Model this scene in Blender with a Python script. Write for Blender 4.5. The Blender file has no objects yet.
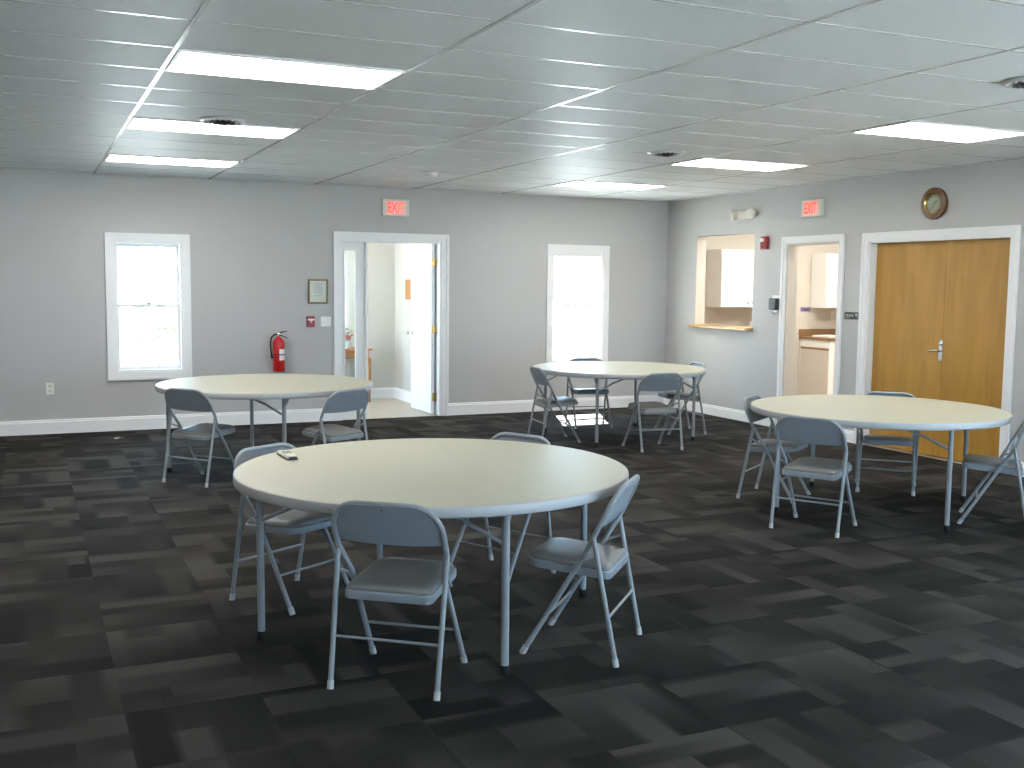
import bpy, math, random
from math import sin, cos, pi, radians
from mathutils import Vector, Matrix
random.seed(7)
S = bpy.context.scene
COL = S.collection

# ------------------------------------------------------------------ helpers
class MB:
    """collects shapes, then links them as ONE mesh object"""
    def __init__(s): s.v = []; s.f = []
    def add(s, vs, fs, M=None):
        b = len(s.v)
        for p in vs:
            p = Vector(p)
            if M is not None: p = M @ p
            s.v.append(tuple(p))
        for f in fs: s.f.append(tuple(b + i for i in f))
        return s
    def box(s, x0, x1, y0, y1, z0, z1, bev=0.0, M=None):
        x0, x1 = min(x0, x1), max(x0, x1); y0, y1 = min(y0, y1), max(y0, y1); z0, z1 = min(z0, z1), max(z0, z1)
        if bev <= 0:
            vs = [(x, y, z) for z in (z0, z1) for y in (y0, y1) for x in (x0, x1)]
            fs = [(0, 2, 3, 1), (4, 5, 7, 6), (0, 1, 5, 4), (2, 6, 7, 3), (0, 4, 6, 2), (1, 3, 7, 5)]
            return s.add(vs, fs, M)
        b = min(bev, (x1-x0)*.49, (y1-y0)*.49, (z1-z0)*.49)
        def ring(i, z):
            return [(x0+i, y0+b, z), (x0+b, y0+i, z), (x1-b, y0+i, z), (x1-i, y0+b, z), (x1-i, y1-b, z), (x1-b, y1-i, z), (x0+b, y1-i, z), (x0+i, y1-b, z)]
        r = [[(x0+b, y0+b, z0), (x0+b, y0+b, z0), (x1-b, y0+b, z0), (x1-b, y0+b, z0), (x1-b, y1-b, z0), (x1-b, y1-b, z0), (x0+b, y1-b, z0), (x0+b, y1-b, z0)]]
        rings = [ring(0, z0+b), ring(0, z1-b)]
        vs = []; fs = []
        c0 = [(x0+b, y0+b, z0), (x1-b, y0+b, z0), (x1-b, y1-b, z0), (x0+b, y1-b, z0)]
        c1 = [(x0+b, y0+b, z1), (x1-b, y0+b, z1), (x1-b, y1-b, z1), (x0+b, y1-b, z1)]
        vs = c0 + rings[0] + rings[1] + c1
        fs.append((3, 2, 1, 0)); fs.append((20, 21, 22, 23))
        for i in range(8):
            j = (i+1) % 8
            fs.append((4+i, 4+j, 12+j, 12+i))
        cor = [0, 0, 1, 1, 2, 2, 3, 3]
        for i in range(8):
            j = (i+1) % 8; a, c = cor[i], cor[j]
            if a == c:
                fs.append((a, 4+j, 4+i)); fs.append((20+a, 12+i, 12+j))
            else:
                fs.append((a, c, 4+j, 4+i)); fs.append((20+a, 12+i, 12+j, 20+c))
        return s.add(vs, fs, M)
    def tube(s, pts, r, n=10, M=None, cap=True):
        pts = [Vector(p) for p in pts]
        rs = r if isinstance(r, (list, tuple)) else [r]*len(pts)
        vs = []; fs = []; up = None
        for i, p in enumerate(pts):
            if i == 0: t = pts[1]-pts[0]
            elif i == len(pts)-1: t = pts[-1]-pts[-2]
            else: t = (pts[i]-pts[i-1]).normalized() + (pts[i+1]-pts[i]).normalized()
            t.normalize()
            if up is None:
                a = Vector((0, 0, 1)) if abs(t.z) < .9 else Vector((1, 0, 0))
                up = (a - t*a.dot(t)).normalized()
            else:
                up = (up - t*up.dot(t)).normalized()
            sd = t.cross(up)
            for k in range(n):
                a = 2*pi*k/n
                vs.append(p + (up*cos(a) + sd*sin(a))*rs[i])
        for i in range(len(pts)-1):
            for k in range(n):
                l = (k+1) % n
                fs.append((i*n+k, i*n+l, (i+1)*n+l, (i+1)*n+k))
        if cap:
            fs.append(tuple(range(n-1, -1, -1))); fs.append(tuple((len(pts)-1)*n+k for k in range(n)))
        return s.add(vs, fs, M)
    def lathe(s, prof, n=48, M=None):
        """profile of (r, z) around z"""
        vs = []; fs = []
        for r, z in prof:
            for k in range(n):
                a = 2*pi*k/n; vs.append((r*cos(a), r*sin(a), z))
        m = len(prof)
        for i in range(m-1):
            for k in range(n):
                l = (k+1) % n
                fs.append((i*n+k, i*n+l, (i+1)*n+l, (i+1)*n+k))
        fs.append(tuple(range(n-1, -1, -1))); fs.append(tuple((m-1)*n+k for k in range(n)))
        return s.add(vs, fs, M)
    def prism(s, poly, z0, z1, M=None):
        n = len(poly)
        vs = [(x, y, z0) for x, y in poly] + [(x, y, z1) for x, y in poly]
        fs = [tuple(range(n-1, -1, -1)), tuple(range(n, 2*n))] + [(i, (i+1) % n, n+(i+1) % n, n+i) for i in range(n)]
        return s.add(vs, fs, M)
    def build(s, name, mat, parent=None, smooth=35):
        me = bpy.data.meshes.new(name); me.from_pydata(s.v, [], s.f); me.validate(); me.update()
        import bmesh
        bm = bmesh.new(); bm.from_mesh(me)
        bmesh.ops.recalc_face_normals(bm, faces=bm.faces); bm.to_mesh(me); bm.free()
        if smooth:
            me.polygons.foreach_set('use_smooth', [True]*len(me.polygons))
            me.set_sharp_from_angle(angle=radians(smooth))
        me.materials.append(mat)
        o = bpy.data.objects.new(name, me); COL.objects.link(o)
        if parent is not None: o.parent = parent
        return o

def tag(o, label, cat, group=None, kind=None):
    o['label'] = label; o['category'] = cat
    if group: o['group'] = group
    if kind: o['kind'] = kind
    return o
def struct(o, label=None):
    o['kind'] = 'structure'
    if label: o['label'] = label
    return o
def thing(name, loc, rz, label, cat, group=None, parent=None):
    o = bpy.data.objects.new(name, None); COL.objects.link(o)
    o.empty_display_size = .1
    o.location = loc; o.rotation_euler = (0, 0, rz)
    return tag(o, label, cat, group)
KIDS = {}
def children(o): return [c for c in bpy.data.objects if c.parent == o]
def copy_tree(o, parent=None):
    c = o.copy(); COL.objects.link(c)
    if parent is not None: c.parent = parent
    for ch in children(o): copy_tree(ch, c)
    return c
def rot_to(n):
    """matrix whose z looks along n (horizontal n): local x to the right of a viewer facing the surface, local y up"""
    n = Vector(n).normalized(); up = Vector((0, 0, 1)); x = up.cross(n).normalized()
    return Matrix((x, up, n)).transposed().to_4x4()
def wall_frame(p, n):
    return Matrix.Translation(Vector(p)) @ rot_to(n)

# ------------------------------------------------------------------ materials
def mat(name, col, rough=.5, metal=0.0, spec=.5, bump=0, bscale=200, noise=0, nscale=8, emit=None, estr=0, coat=0):
    m = bpy.data.materials.new(name); m.use_nodes = True
    nt = m.node_tree; b = nt.nodes['Principled BSDF']
    b.inputs['Base Color'].default_value = (*col, 1); b.inputs['Roughness'].default_value = rough
    b.inputs['Metallic'].default_value = metal; b.inputs['Specular IOR Level'].default_value = spec
    if coat: b.inputs['Coat Weight'].default_value = coat
    tc = nt.nodes.new('ShaderNodeTexCoord')
    if noise:
        n = nt.nodes.new('ShaderNodeTexNoise'); n.inputs['Scale'].default_value = nscale; n.inputs['Detail'].default_value = 4
        nt.links.new(tc.outputs['Object'], n.inputs['Vector'])
        mx = nt.nodes.new('ShaderNodeMix'); mx.data_type = 'RGBA'
        mx.inputs[6].default_value = (*[max(0, c*(1-noise)) for c in col], 1); mx.inputs[7].default_value = (*[min(1, c*(1+noise)) for c in col], 1)
        nt.links.new(n.outputs['Fac'], mx.inputs[0]); nt.links.new(mx.outputs[2], b.inputs['Base Color'])
    if bump:
        n = nt.nodes.new('ShaderNodeTexNoise'); n.inputs['Scale'].default_value = bscale; n.inputs['Detail'].default_value = 3
        nt.links.new(tc.outputs['Object'], n.inputs['Vector'])
        bp = nt.nodes.new('ShaderNodeBump'); bp.inputs['Strength'].default_value = bump; bp.inputs['Distance'].default_value = .002
        nt.links.new(n.outputs['Fac'], bp.inputs['Height']); nt.links.new(bp.outputs['Normal'], b.inputs['Normal'])
    if emit:
        b.inputs['Emission Color'].default_value = (*emit, 1); b.inputs['Emission Strength'].default_value = estr
    return m
M = {}
M['wall'] = mat('wall_paint', (.46, .457, .455), .6, bump=.12, bscale=350)
M['cream_wall'] = mat('cream_wall_paint', (.58, .53, .465), .6, bump=.1, bscale=350)
M['lobby_wall'] = mat('lobby_wall_paint', (.52, .51, .47), .6, bump=.1, bscale=350)
M['trim'] = mat('white_trim_paint', (.80, .80, .80), .35)
M['white'] = mat('white_plastic', (.78, .78, .76), .4)
M['door_white'] = mat('white_door_paint', (.82, .82, .83), .4)
M['cabinet'] = mat('white_cabinet', (.84, .83, .80), .4)
M['table'] = mat('table_plastic', (.46, .45, .355), .42, bump=.06, bscale=500)
M['band'] = mat('daylit_rim_grey', (.43, .44, .445), .42)  # table rim, with cool daylight put into its colour
M['steel'] = mat('grey_painted_steel', (.25, .275, .295), .38, spec=.5)
M['steel_light'] = mat('grey_enamel_steel', (.26, .295, .325), .4)
M['vinyl'] = mat('grey_vinyl', (.20, .20, .195), .38, bump=.15, bscale=300)
M['cap'] = mat('grey_rubber', (.42, .43, .44), .6)
M['black'] = mat('black_rubber', (.008, .008, .008), .6, spec=.2)
M['chrome'] = mat('chrome', (.75, .75, .75), .2, metal=1)
M['brass'] = mat('brass', (.55, .38, .14), .3, metal=1)
M['red'] = mat('red_enamel', (.52, .012, .015), .3)
M['darkred'] = mat('red_plastic', (.30, .018, .025), .35)
M['cork'] = mat('cork_board', (.42, .21, .08), .8, noise=.25, nscale=60)
M['tan_floor'] = mat('tan_vinyl_floor', (.40, .345, .275), .35, noise=.12, nscale=6)
M['counter'] = mat('brown_laminate', (.23, .13, .06), .35, noise=.15, nscale=40)
M['paper'] = mat('paper', (.80, .79, .76), .7)
M['purple'] = mat('purple_plaque', (.20, .15, .30), .5)
M['gold'] = mat('gilt_frame', (.20, .14, .05), .35, metal=.4)
M['dark'] = mat('dark_plastic', (.03, .032, .038), .35)
M['ink'] = mat('grey_ink', (.45, .44, .43), .7)
M['signtext'] = mat('pale_sign_lettering', (.35, .36, .36), .5)
M['grass'] = mat('grass', (.16, .25, .07), .9, noise=.3, nscale=2)
M['leaf'] = mat('leaf', (.10, .22, .05), .6, noise=.3, nscale=3)
M['bark'] = mat('bark', (.12, .08, .05), .9, noise=.3, nscale=10)
M['lens'] = mat('emergency_lamp_lens', (.75, .74, .66), .15)
M['ivory'] = mat('ivory_plastic', (.66, .64, .55), .4)
M['face'] = mat('clock_face', (.60, .62, .52), .12, noise=.15, nscale=9)
M['diff_dark'] = mat('vent_shadow_metal', (.05, .05, .05), .5)
M['diff_white'] = mat('vent_white_metal', (.62, .62, .62), .3)
M['pink'] = mat('flower_pink', (.60, .16, .16), .6)
M['green'] = mat('flower_green', (.14, .34, .20), .6)
M['glow'] = mat('fluorescent_diffuser', (.9, .9, .9), .4, emit=(1, .965, .90), estr=13.5)
M['exit_red'] = mat('exit_letter_red', (.7, .05, .04), .4, emit=(1, .08, .05), estr=.9)
M['exit_face'] = mat('exit_face', (.80, .52, .46), .4, emit=(1, .35, .28), estr=.12)
def wood(name, a, b, sc=(1.2, 1.2, 14), rough=.35):
    m = bpy.data.materials.new(name); m.use_nodes = True; nt = m.node_tree; bs = nt.nodes['Principled BSDF']
    tc = nt.nodes.new('ShaderNodeTexCoord'); mp = nt.nodes.new('ShaderNodeMapping')
    mp.inputs['Scale'].default_value = sc
    n = nt.nodes.new('ShaderNodeTexNoise'); n.inputs['Scale'].default_value = 2.2; n.inputs['Detail'].default_value = 6; n.inputs['Distortion'].default_value = .6
    cr = nt.nodes.new('ShaderNodeValToRGB'); cr.color_ramp.elements[0].position = .3; cr.color_ramp.elements[1].position = .7
    cr.color_ramp.elements[0].color = (*a, 1); cr.color_ramp.elements[1].color = (*b, 1)
    nt.links.new(tc.outputs['Object'], mp.inputs[0]); nt.links.new(mp.outputs[0], n.inputs['Vector']); nt.links.new(n.outputs['Fac'], cr.inputs[0])
    nt.links.new(cr.outputs[0], bs.inputs['Base Color']); bs.inputs['Roughness'].default_value = rough
    return m
M['birch'] = wood('honey_birch_veneer', (.36, .185, .028), (.47, .255, .048), (5, 5, .6))
M['oak'] = wood('oak_shelf', (.42, .25, .10), (.55, .35, .15), (1, 6, 6))
M['clock_wood'] = wood('clock_walnut', (.10, .045, .018), (.20, .09, .035), (8, 8, 8))
M['table_wood'] = wood('side_table_wood', (.30, .12, .03), (.42, .18, .05), (4, 12, 12))

def glass():
    m = bpy.data.materials.new('window_glass'); m.use_nodes = True; nt = m.node_tree
    nt.nodes.remove(nt.nodes['Principled BSDF']); out = nt.nodes['Material Output']
    t = nt.nodes.new('ShaderNodeBsdfTransparent'); t.inputs[0].default_value = (.95, .97, .96, 1)
    g = nt.nodes.new('ShaderNodeBsdfGlossy'); g.inputs['Roughness'].default_value = .02
    lw = nt.nodes.new('ShaderNodeLayerWeight'); lw.inputs[0].default_value = .5
    pw = nt.nodes.new('ShaderNodeMath'); pw.operation = 'POWER'; pw.inputs[1].default_value = 4; nt.links.new(lw.outputs['Facing'], pw.inputs[0])
    f = nt.nodes.new('ShaderNodeMath'); f.operation = 'MULTIPLY_ADD'; f.inputs[1].default_value = .9; f.inputs[2].default_value = .04; nt.links.new(pw.outputs[0], f.inputs[0])
    mx = nt.nodes.new('ShaderNodeMixShader')
    nt.links.new(f.outputs[0], mx.inputs[0]); nt.links.new(t.outputs[0], mx.inputs[1]); nt.links.new(g.outputs[0], mx.inputs[2])
    nt.links.new(mx.outputs[0], out.inputs[0]); return m
M['glass'] = glass()

def carpet():
    m = bpy.data.materials.new('carpet_tiles'); m.use_nodes = True; nt = m.node_tree; L = nt.links
    bs = nt.nodes['Principled BSDF']; bs.inputs['Roughness'].default_value = .9; bs.inputs['Specular IOR Level'].default_value = .12
    def mth(op, a, b=None, c=None):
        n = nt.nodes.new('ShaderNodeMath'); n.operation = op
        for i, x in enumerate((a, b, c)):
            if x is None: continue
            if isinstance(x, (int, float)): n.inputs[i].default_value = x
            else: L.new(x, n.inputs[i])
        return n.outputs[0]
    def wn(x, y, z):
        c = nt.nodes.new('ShaderNodeCombineXYZ')
        for i, v in enumerate((x, y, z)):
            if isinstance(v, (int, float)): c.inputs[i].default_value = v
            else: L.new(v, c.inputs[i])
        n = nt.nodes.new('ShaderNodeTexWhiteNoise'); n.noise_dimensions = '3D'; L.new(c.outputs[0], n.inputs['Vector'])
        return n.outputs['Value']
    tc = nt.nodes.new('ShaderNodeTexCoord'); sp = nt.nodes.new('ShaderNodeSeparateXYZ'); L.new(tc.outputs['Object'], sp.inputs[0])
    T = .5
    gx = mth('DIVIDE', mth('ADD', sp.outputs[0], 40 - .10), T); gy = mth('DIVIDE', mth('ADD', sp.outputs[1], 40 - .29), T)
    ix = mth('FLOOR', gx); iy = mth('FLOOR', gy)
    fx = mth('SUBTRACT', gx, ix); fy = mth('SUBTRACT', gy, iy)
    par = mth('FLOORED_MODULO', mth('ADD', ix, iy), 2)
    def mix(a, b, f): return mth('ADD', mth('MULTIPLY', a, mth('SUBTRACT', 1, f)), mth('MULTIPLY', b, f))
    s = mix(fx, fy, par); t = mix(fy, fx, par)          # s across the bands, t along
    # flip direction per tile
    fl = mth('GREATER_THAN', wn(ix, iy, 3.3), .5)
    t = mix(t, mth('SUBTRACT', 1, t), fl)
    # warp band edges so bands differ in width
    s2 = mth('ADD', s, mth('MULTIPLY', mth('SINE', mth('ADD', mth('MULTIPLY', s, 6.28), mth('MULTIPLY', wn(ix, iy, 9.1), 6.28))), .06))
    sb = mth('MULTIPLY', s2, mth('ADD', 3, mth('GREATER_THAN', wn(ix, iy, 5.5), .5)))
    band0 = mth('FLOOR', sb); fb = mth('SUBTRACT', sb, band0)
    wgt = mth('MULTIPLY', mth('MAXIMUM', mth('SUBTRACT', fb, .68), 0), 1 / .32)
    def tone(band):
        cut = mth('ADD', .25, mth('MULTIPLY', wn(ix, iy, mth('ADD', band, 20)), .6))
        seg = mth('MULTIPLY', mth('GREATER_THAN', t, cut), mth('GREATER_THAN', wn(ix, iy, mth('ADD', band, 33)), .55))
        r1 = wn(ix, iy, mth('ADD', band, mth('MULTIPLY', seg, 50)))
        r2 = wn(ix, iy, mth('ADD', mth('ADD', band, 100), mth('MULTIPLY', seg, 50)))
        return mix(r1, r2, t)
    v = mix(tone(band0), tone(mth('ADD', band0, 1)), wgt)
    tile = wn(ix, iy, 77)
    v = mth('ADD', mth('MULTIPLY', v, .86), mth('MULTIPLY', tile, .14))
    no = nt.nodes.new('ShaderNodeTexNoise'); no.inputs['Scale'].default_value = 160; no.inputs['Detail'].default_value = 2; L.new(tc.outputs['Object'], no.inputs['Vector'])
    v = mth('ADD', v, mth('MULTIPLY', mth('SUBTRACT', no.outputs['Fac'], .5), .5))
    cr = nt.nodes.new('ShaderNodeValToRGB')
    e = cr.color_ramp.elements
    e[0].position = .12; e[0].color = (.0075, .007, .0068, 1); e[1].position = .9; e[1].color = (.056, .052, .048, 1)
    m1 = e.new(.5); m1.color = (.0225, .0207, .0193, 1)
    L.new(v, cr.inputs[0]); L.new(cr.outputs[0], bs.inputs['Base Color'])
    bp = nt.nodes.new('ShaderNodeBump'); bp.inputs['Strength'].default_value = .4; bp.inputs['Distance'].default_value = .003
    L.new(no.outputs['Fac'], bp.inputs['Height']); L.new(bp.outputs['Normal'], bs.inputs['Normal'])
    return m
M['carpet'] = carpet()
def tilemat():
    m = mat('vinyl_ceiling_tile', (.72, .745, .75), .5, spec=.32)
    nt = m.node_tree; bs = nt.nodes['Principled BSDF']; tc = nt.nodes.new('ShaderNodeTexCoord')
    n = nt.nodes.new('ShaderNodeTexNoise'); n.inputs['Scale'].default_value = 22; n.inputs['Detail'].default_value = 8; n.inputs['Roughness'].default_value = .65
    nt.links.new(tc.outputs['Object'], n.inputs['Vector'])
    bp = nt.nodes.new('ShaderNodeBump'); bp.inputs['Strength'].default_value = .3; bp.inputs['Distance'].default_value = .004
    nt.links.new(n.outputs['Fac'], bp.inputs['Height']); nt.links.new(bp.outputs['Normal'], bs.inputs['Normal'])
    return m
M['tile'] = tilemat()
M['grid'] = mat('ceiling_grid_paint', (.55, .565, .565), .2, spec=.6)

# ------------------------------------------------------------------ room numbers
H = 2.713; W = 7.076; D = 7.172; XL = -4.7; YB = -6.8; BT = .18; RT = .13
KX = 11.2; KY0 = 3.58        # kitchen
LX0, LX1, LY1 = 1.45, 3.98, 9.27   # lobby beyond the back wall
CW, RH = 1.1643, .5822       # ceiling grid pitch

def wall_panel(axis, c0, c1, a0, a1, z0, z1, holes):
    """a wall slab between c0..c1 on its thickness axis with rectangular holes (a0,a1,z0,z1)"""
    mb = MB()
    us = sorted({a0, a1, *[h[0] for h in holes], *[h[1] for h in holes]}); zs = sorted({z0, z1, *[h[2] for h in holes], *[h[3] for h in holes]})
    nu, nz = len(us)-1, len(zs)-1
    def solid(i, j):
        if i < 0 or j < 0 or i >= nu or j >= nz: return False
        u = (us[i]+us[i+1])/2; z = (zs[j]+zs[j+1])/2
        return not any(h[0] < u < h[1] and h[2] < z < h[3] for h in holes)
    def P(c, u, z): return (u, c, z) if axis == 'y' else (c, u, z)
    idx = {}
    vs = []; fs = []
    def V(k, i, j):
        key = (k, i, j)
        if key not in idx:
            idx[key] = len(vs); vs.append(P((c0, c1)[k], us[i], zs[j]))
        return idx[key]
    for i in range(nu):
        for j in range(nz):
            if not solid(i, j): continue
            for k in (0, 1): fs.append((V(k, i, j), V(k, i+1, j), V(k, i+1, j+1), V(k, i, j+1)))
            if not solid(i-1, j): fs.append((V(0, i, j), V(1, i, j), V(1, i, j+1), V(0, i, j+1)))
            if not solid(i+1, j): fs.append((V(0, i+1, j), V(1, i+1, j), V(1, i+1, j+1), V(0, i+1, j+1)))
            if not solid(i, j-1): fs.append((V(0, i, j), V(1, i, j), V(1, i+1, j), V(0, i+1, j)))
            if not solid(i, j+1): fs.append((V(0, i, j+1), V(1, i, j+1), V(1, i+1, j+1), V(0, i+1, j+1)))
    return mb.add(vs, fs)

W1 = (.17, .865, .628, 2.022); W2 = (5.372, 6.100, .628, 2.026)
D1 = (2.632, 3.872, 0, 2.10)
PASS = (5.325, 6.49, 1.085, 2.232); KD = (3.89, 4.735, 0, 2.09); DD = (1.765, 3.47, 0, 2.075)
SIDEW = [(-5.7, -4.1, .45, 2.2), (-3.4, -1.8, .45, 2.2)]
REARW = [(1.3, 2.9, .45, 2.2), (3.3, 4.9, .45, 2.2), (5.2, 6.8, .45, 2.2)]
struct(wall_panel('y', D, D+BT, XL-.15, KX+.15, 0, H, [W1, W2, D1]).build('wall_back', M['wall'], smooth=0))
struct(wall_panel('x', W, W+RT, YB-.15, D, 0, H, [PASS, KD, DD, *SIDEW]).build('wall_right', M['wall'], smooth=0))
struct(wall_panel('y', YB-.15, YB, XL-.15, W, 0, H, REARW).build('wall_rear', M['wall'], smooth=0))
struct(wall_panel('x', XL-.15, XL, YB, D, 0, H, []).build('wall_left', M['wall'], smooth=0))
# floor and ceiling
struct(MB().box(XL-.15, W+.02, YB-.15, D+.02, -.12, 0).build('floor', M['carpet'], smooth=0))
struct(MB().box(W+.02, KX+.15, KY0-2.4, D+BT, -.12, 0).build('floor_kitchen', M['tan_floor'], smooth=0))
struct(MB().box(LX0-.15, LX1+.15, D+.02, LY1+.15, -.12, 0).build('floor_lobby', M['tan_floor'], smooth=0))
ceil = MB().box(XL-.15, W+RT, YB-.15, D+BT, H, H+.15).build('ceiling', M['tile'], smooth=0); struct(ceil)
struct(MB().box(W+RT, KX+.15, KY0-2.4, D+BT, H, H+.15).build('ceiling_kitchen', M['tile'], smooth=0))
struct(MB().box(LX0-.15, LX1+.15, D+BT, LY1+.15, H-.05, H+.15).build('ceiling_lobby', M['lobby_wall'], smooth=0))
# suspended grid of tees
g = MB(); t = .0115
cols = range(-4, 7); rows = range(-13, 13)
for i in cols:
    x = i*CW
    if XL < x < W: g.box(x-t, x+t, YB, D, H-.002, H+.001)
for j in rows:
    y = j*RH
    if not YB < y < D: continue
    for i in range(-5, 7):
        x0, x1 = max(i*CW+t, XL), min((i+1)*CW-t, W)
        if x1 > x0: g.box(x0, x1, y-t*.6, y+t*.6, H-.0012, H+.001)
struct(g.build('ceiling_grid', M['grid'], smooth=0))
# kitchen and lobby shells
kw = wall_panel('x', KX, KX+.15, KY0-2.4, D, 0, H, []); struct(kw.build('wall_kitchen_right', M['cream_wall'], smooth=0))
struct(MB().box(W+RT, KX, KY0-.1, KY0, 0, H).build('wall_kitchen_front', M['cream_wall'], smooth=0))
struct(MB().box(W+RT, KX, D-.012, D, 0, H).build('wall_kitchen_back', M['cream_wall'], smooth=0))
struct(MB().box(W+.004, W+RT+.01, PASS[1]-.0005, PASS[1]+.0005, PASS[2], PASS[3]).build('trim_7', M['cream_wall'], smooth=0), 'cream reveal of the serving hatch')
struct(wall_panel('x', W+RT, W+RT+.01, KY0, D-.012, 0, H, [PASS, KD]).build('wall_kitchen_left', M['cream_wall'], smooth=0))
struct(MB().box(W+RT, KX, KY0-2.4-.1, KY0-2.4, 0, H).build('wall_hall_front', M['wall'], smooth=0))
struct(wall_panel('y', LY1, LY1+.15, LX0-.15, LX1+.15, 0, H, []).build('wall_lobby_back', M['lobby_wall'], smooth=0))
struct(wall_panel('x', LX1, LX1+.15, D+BT, LY1, 0, H, []).build('wall_lobby_right', M['lobby_wall'], smooth=0))
LW = (7.62, 8.92, .35, 2.2)
struct(wall_panel('x', LX0-.15, LX0, D+BT, LY1, 0, H, [LW]).build('wall_lobby_left', M['lobby_wall'], smooth=0))

# ------------------------------------------------------------------ baseboards, casings
def baseboard(name, axis, c, sgn, segs, h=.15):
    mb = MB()
    prof = [(0, 0), (.016, 0), (.016, h-.028), (.010, h-.02), (.010, h-.008), (.004, h), (0, h)]
    for a0, a1 in segs:
        n = len(prof); vs = []
        for a in (a0, a1):
            for d, z in prof:
                vs.append((a, c+sgn*d, z) if axis == 'y' else (c+sgn*d, a, z))
        fs = [tuple(range(n)), tuple(range(n, 2*n))] + [(i, (i+1) % n, n+(i+1) % n, n+i) for i in range(n)]
        mb.add(vs, fs)
    return struct(mb.build(name, M['trim'], smooth=0))
baseboard('baseboard_back', 'y', D, -1, [(XL, D1[0]-.085), (D1[1]+.085, W)])
baseboard('baseboard_right', 'x', W, -1, [(YB, DD[0]-.085), (DD[1]+.085, KD[0]-.075), (KD[1]+.075, D-.017)], .125)
baseboard('baseboard_left', 'x', XL, 1, [(YB, D-.017)])
baseboard('baseboard_lobby_back', 'y', LY1, -1, [(LX0, LX1)])
baseboard('baseboard_lobby_right', 'x', LX1, -1, [(D+BT, LY1-.017)])

def casing(mb, axis, c, sgn, a0, a1, z0, z1, w, sill=True):
    """picture-frame casing round a0..a1, z0..z1 on plane c, standing out towards sgn"""
    def B(u0, u1, zz0, zz1, d0, d):
        if axis == 'y': mb.box(u0, u1, c+sgn*d0, c+sgn*d, zz0, zz1)
        else: mb.box(c+sgn*d0, c+sgn*d, u0, u1, zz0, zz1)
    lo = z0-w if sill else z0
    for d0, d, e0, e1 in ((0, .014, 0, w), (.014, .026, w-.03, w)):
        B(a0-e1, a0-e0, z0-e1 if sill else z0, z1+e1, d0, d); B(a1+e0, a1+e1, z0-e1 if sill else z0, z1+e1, d0, d)
        B(a0-e0, a1+e0, z1+e0, z1+e1, d0, d)
        if sill: B(a0-e0, a1+e0, z0-e1, z0-e0, d0, d)
    return mb
struct(casing(MB(), 'y', D, -1, *D1, .09, False).build('trim_1', M['trim'], smooth=0), 'white casing round the lobby door opening')
struct(casing(MB(), 'x', W, -1, *KD, .072, False).build('trim_2', M['trim'], smooth=0), 'white casing round the kitchen doorway')
struct(casing(MB(), 'x', W, -1, *DD, .082, False).build('trim_3', M['trim'], smooth=0), 'white casing round the wooden double doors')
def jamb(axis, c0, c1, a0, a1, z1, name, m=None, t=.02):
    mb = MB()
    def B(u0, u1, z0, zz1):
        if axis == 'y': mb.box(u0, u1, c0, c1, z0, zz1)
        else: mb.box(c0, c1, u0, u1, z0, zz1)
    B(a0, a0+t, 0, z1); B(a1-t, a1, 0, z1); B(a0+t, a1-t, z1-t, z1)
    return struct(mb.build(name, m or M['trim'], smooth=0))
jamb('y', D-.001, D+BT, D1[0], D1[1], D1[3], 'trim_4')
jamb('x', W-.001, W+RT+.01, KD[0], KD[1], KD[3], 'trim_5', M['cream_wall'])
jamb('x', W-.001, W+RT, DD[0], DD[1], DD[3], 'trim_6')

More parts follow.
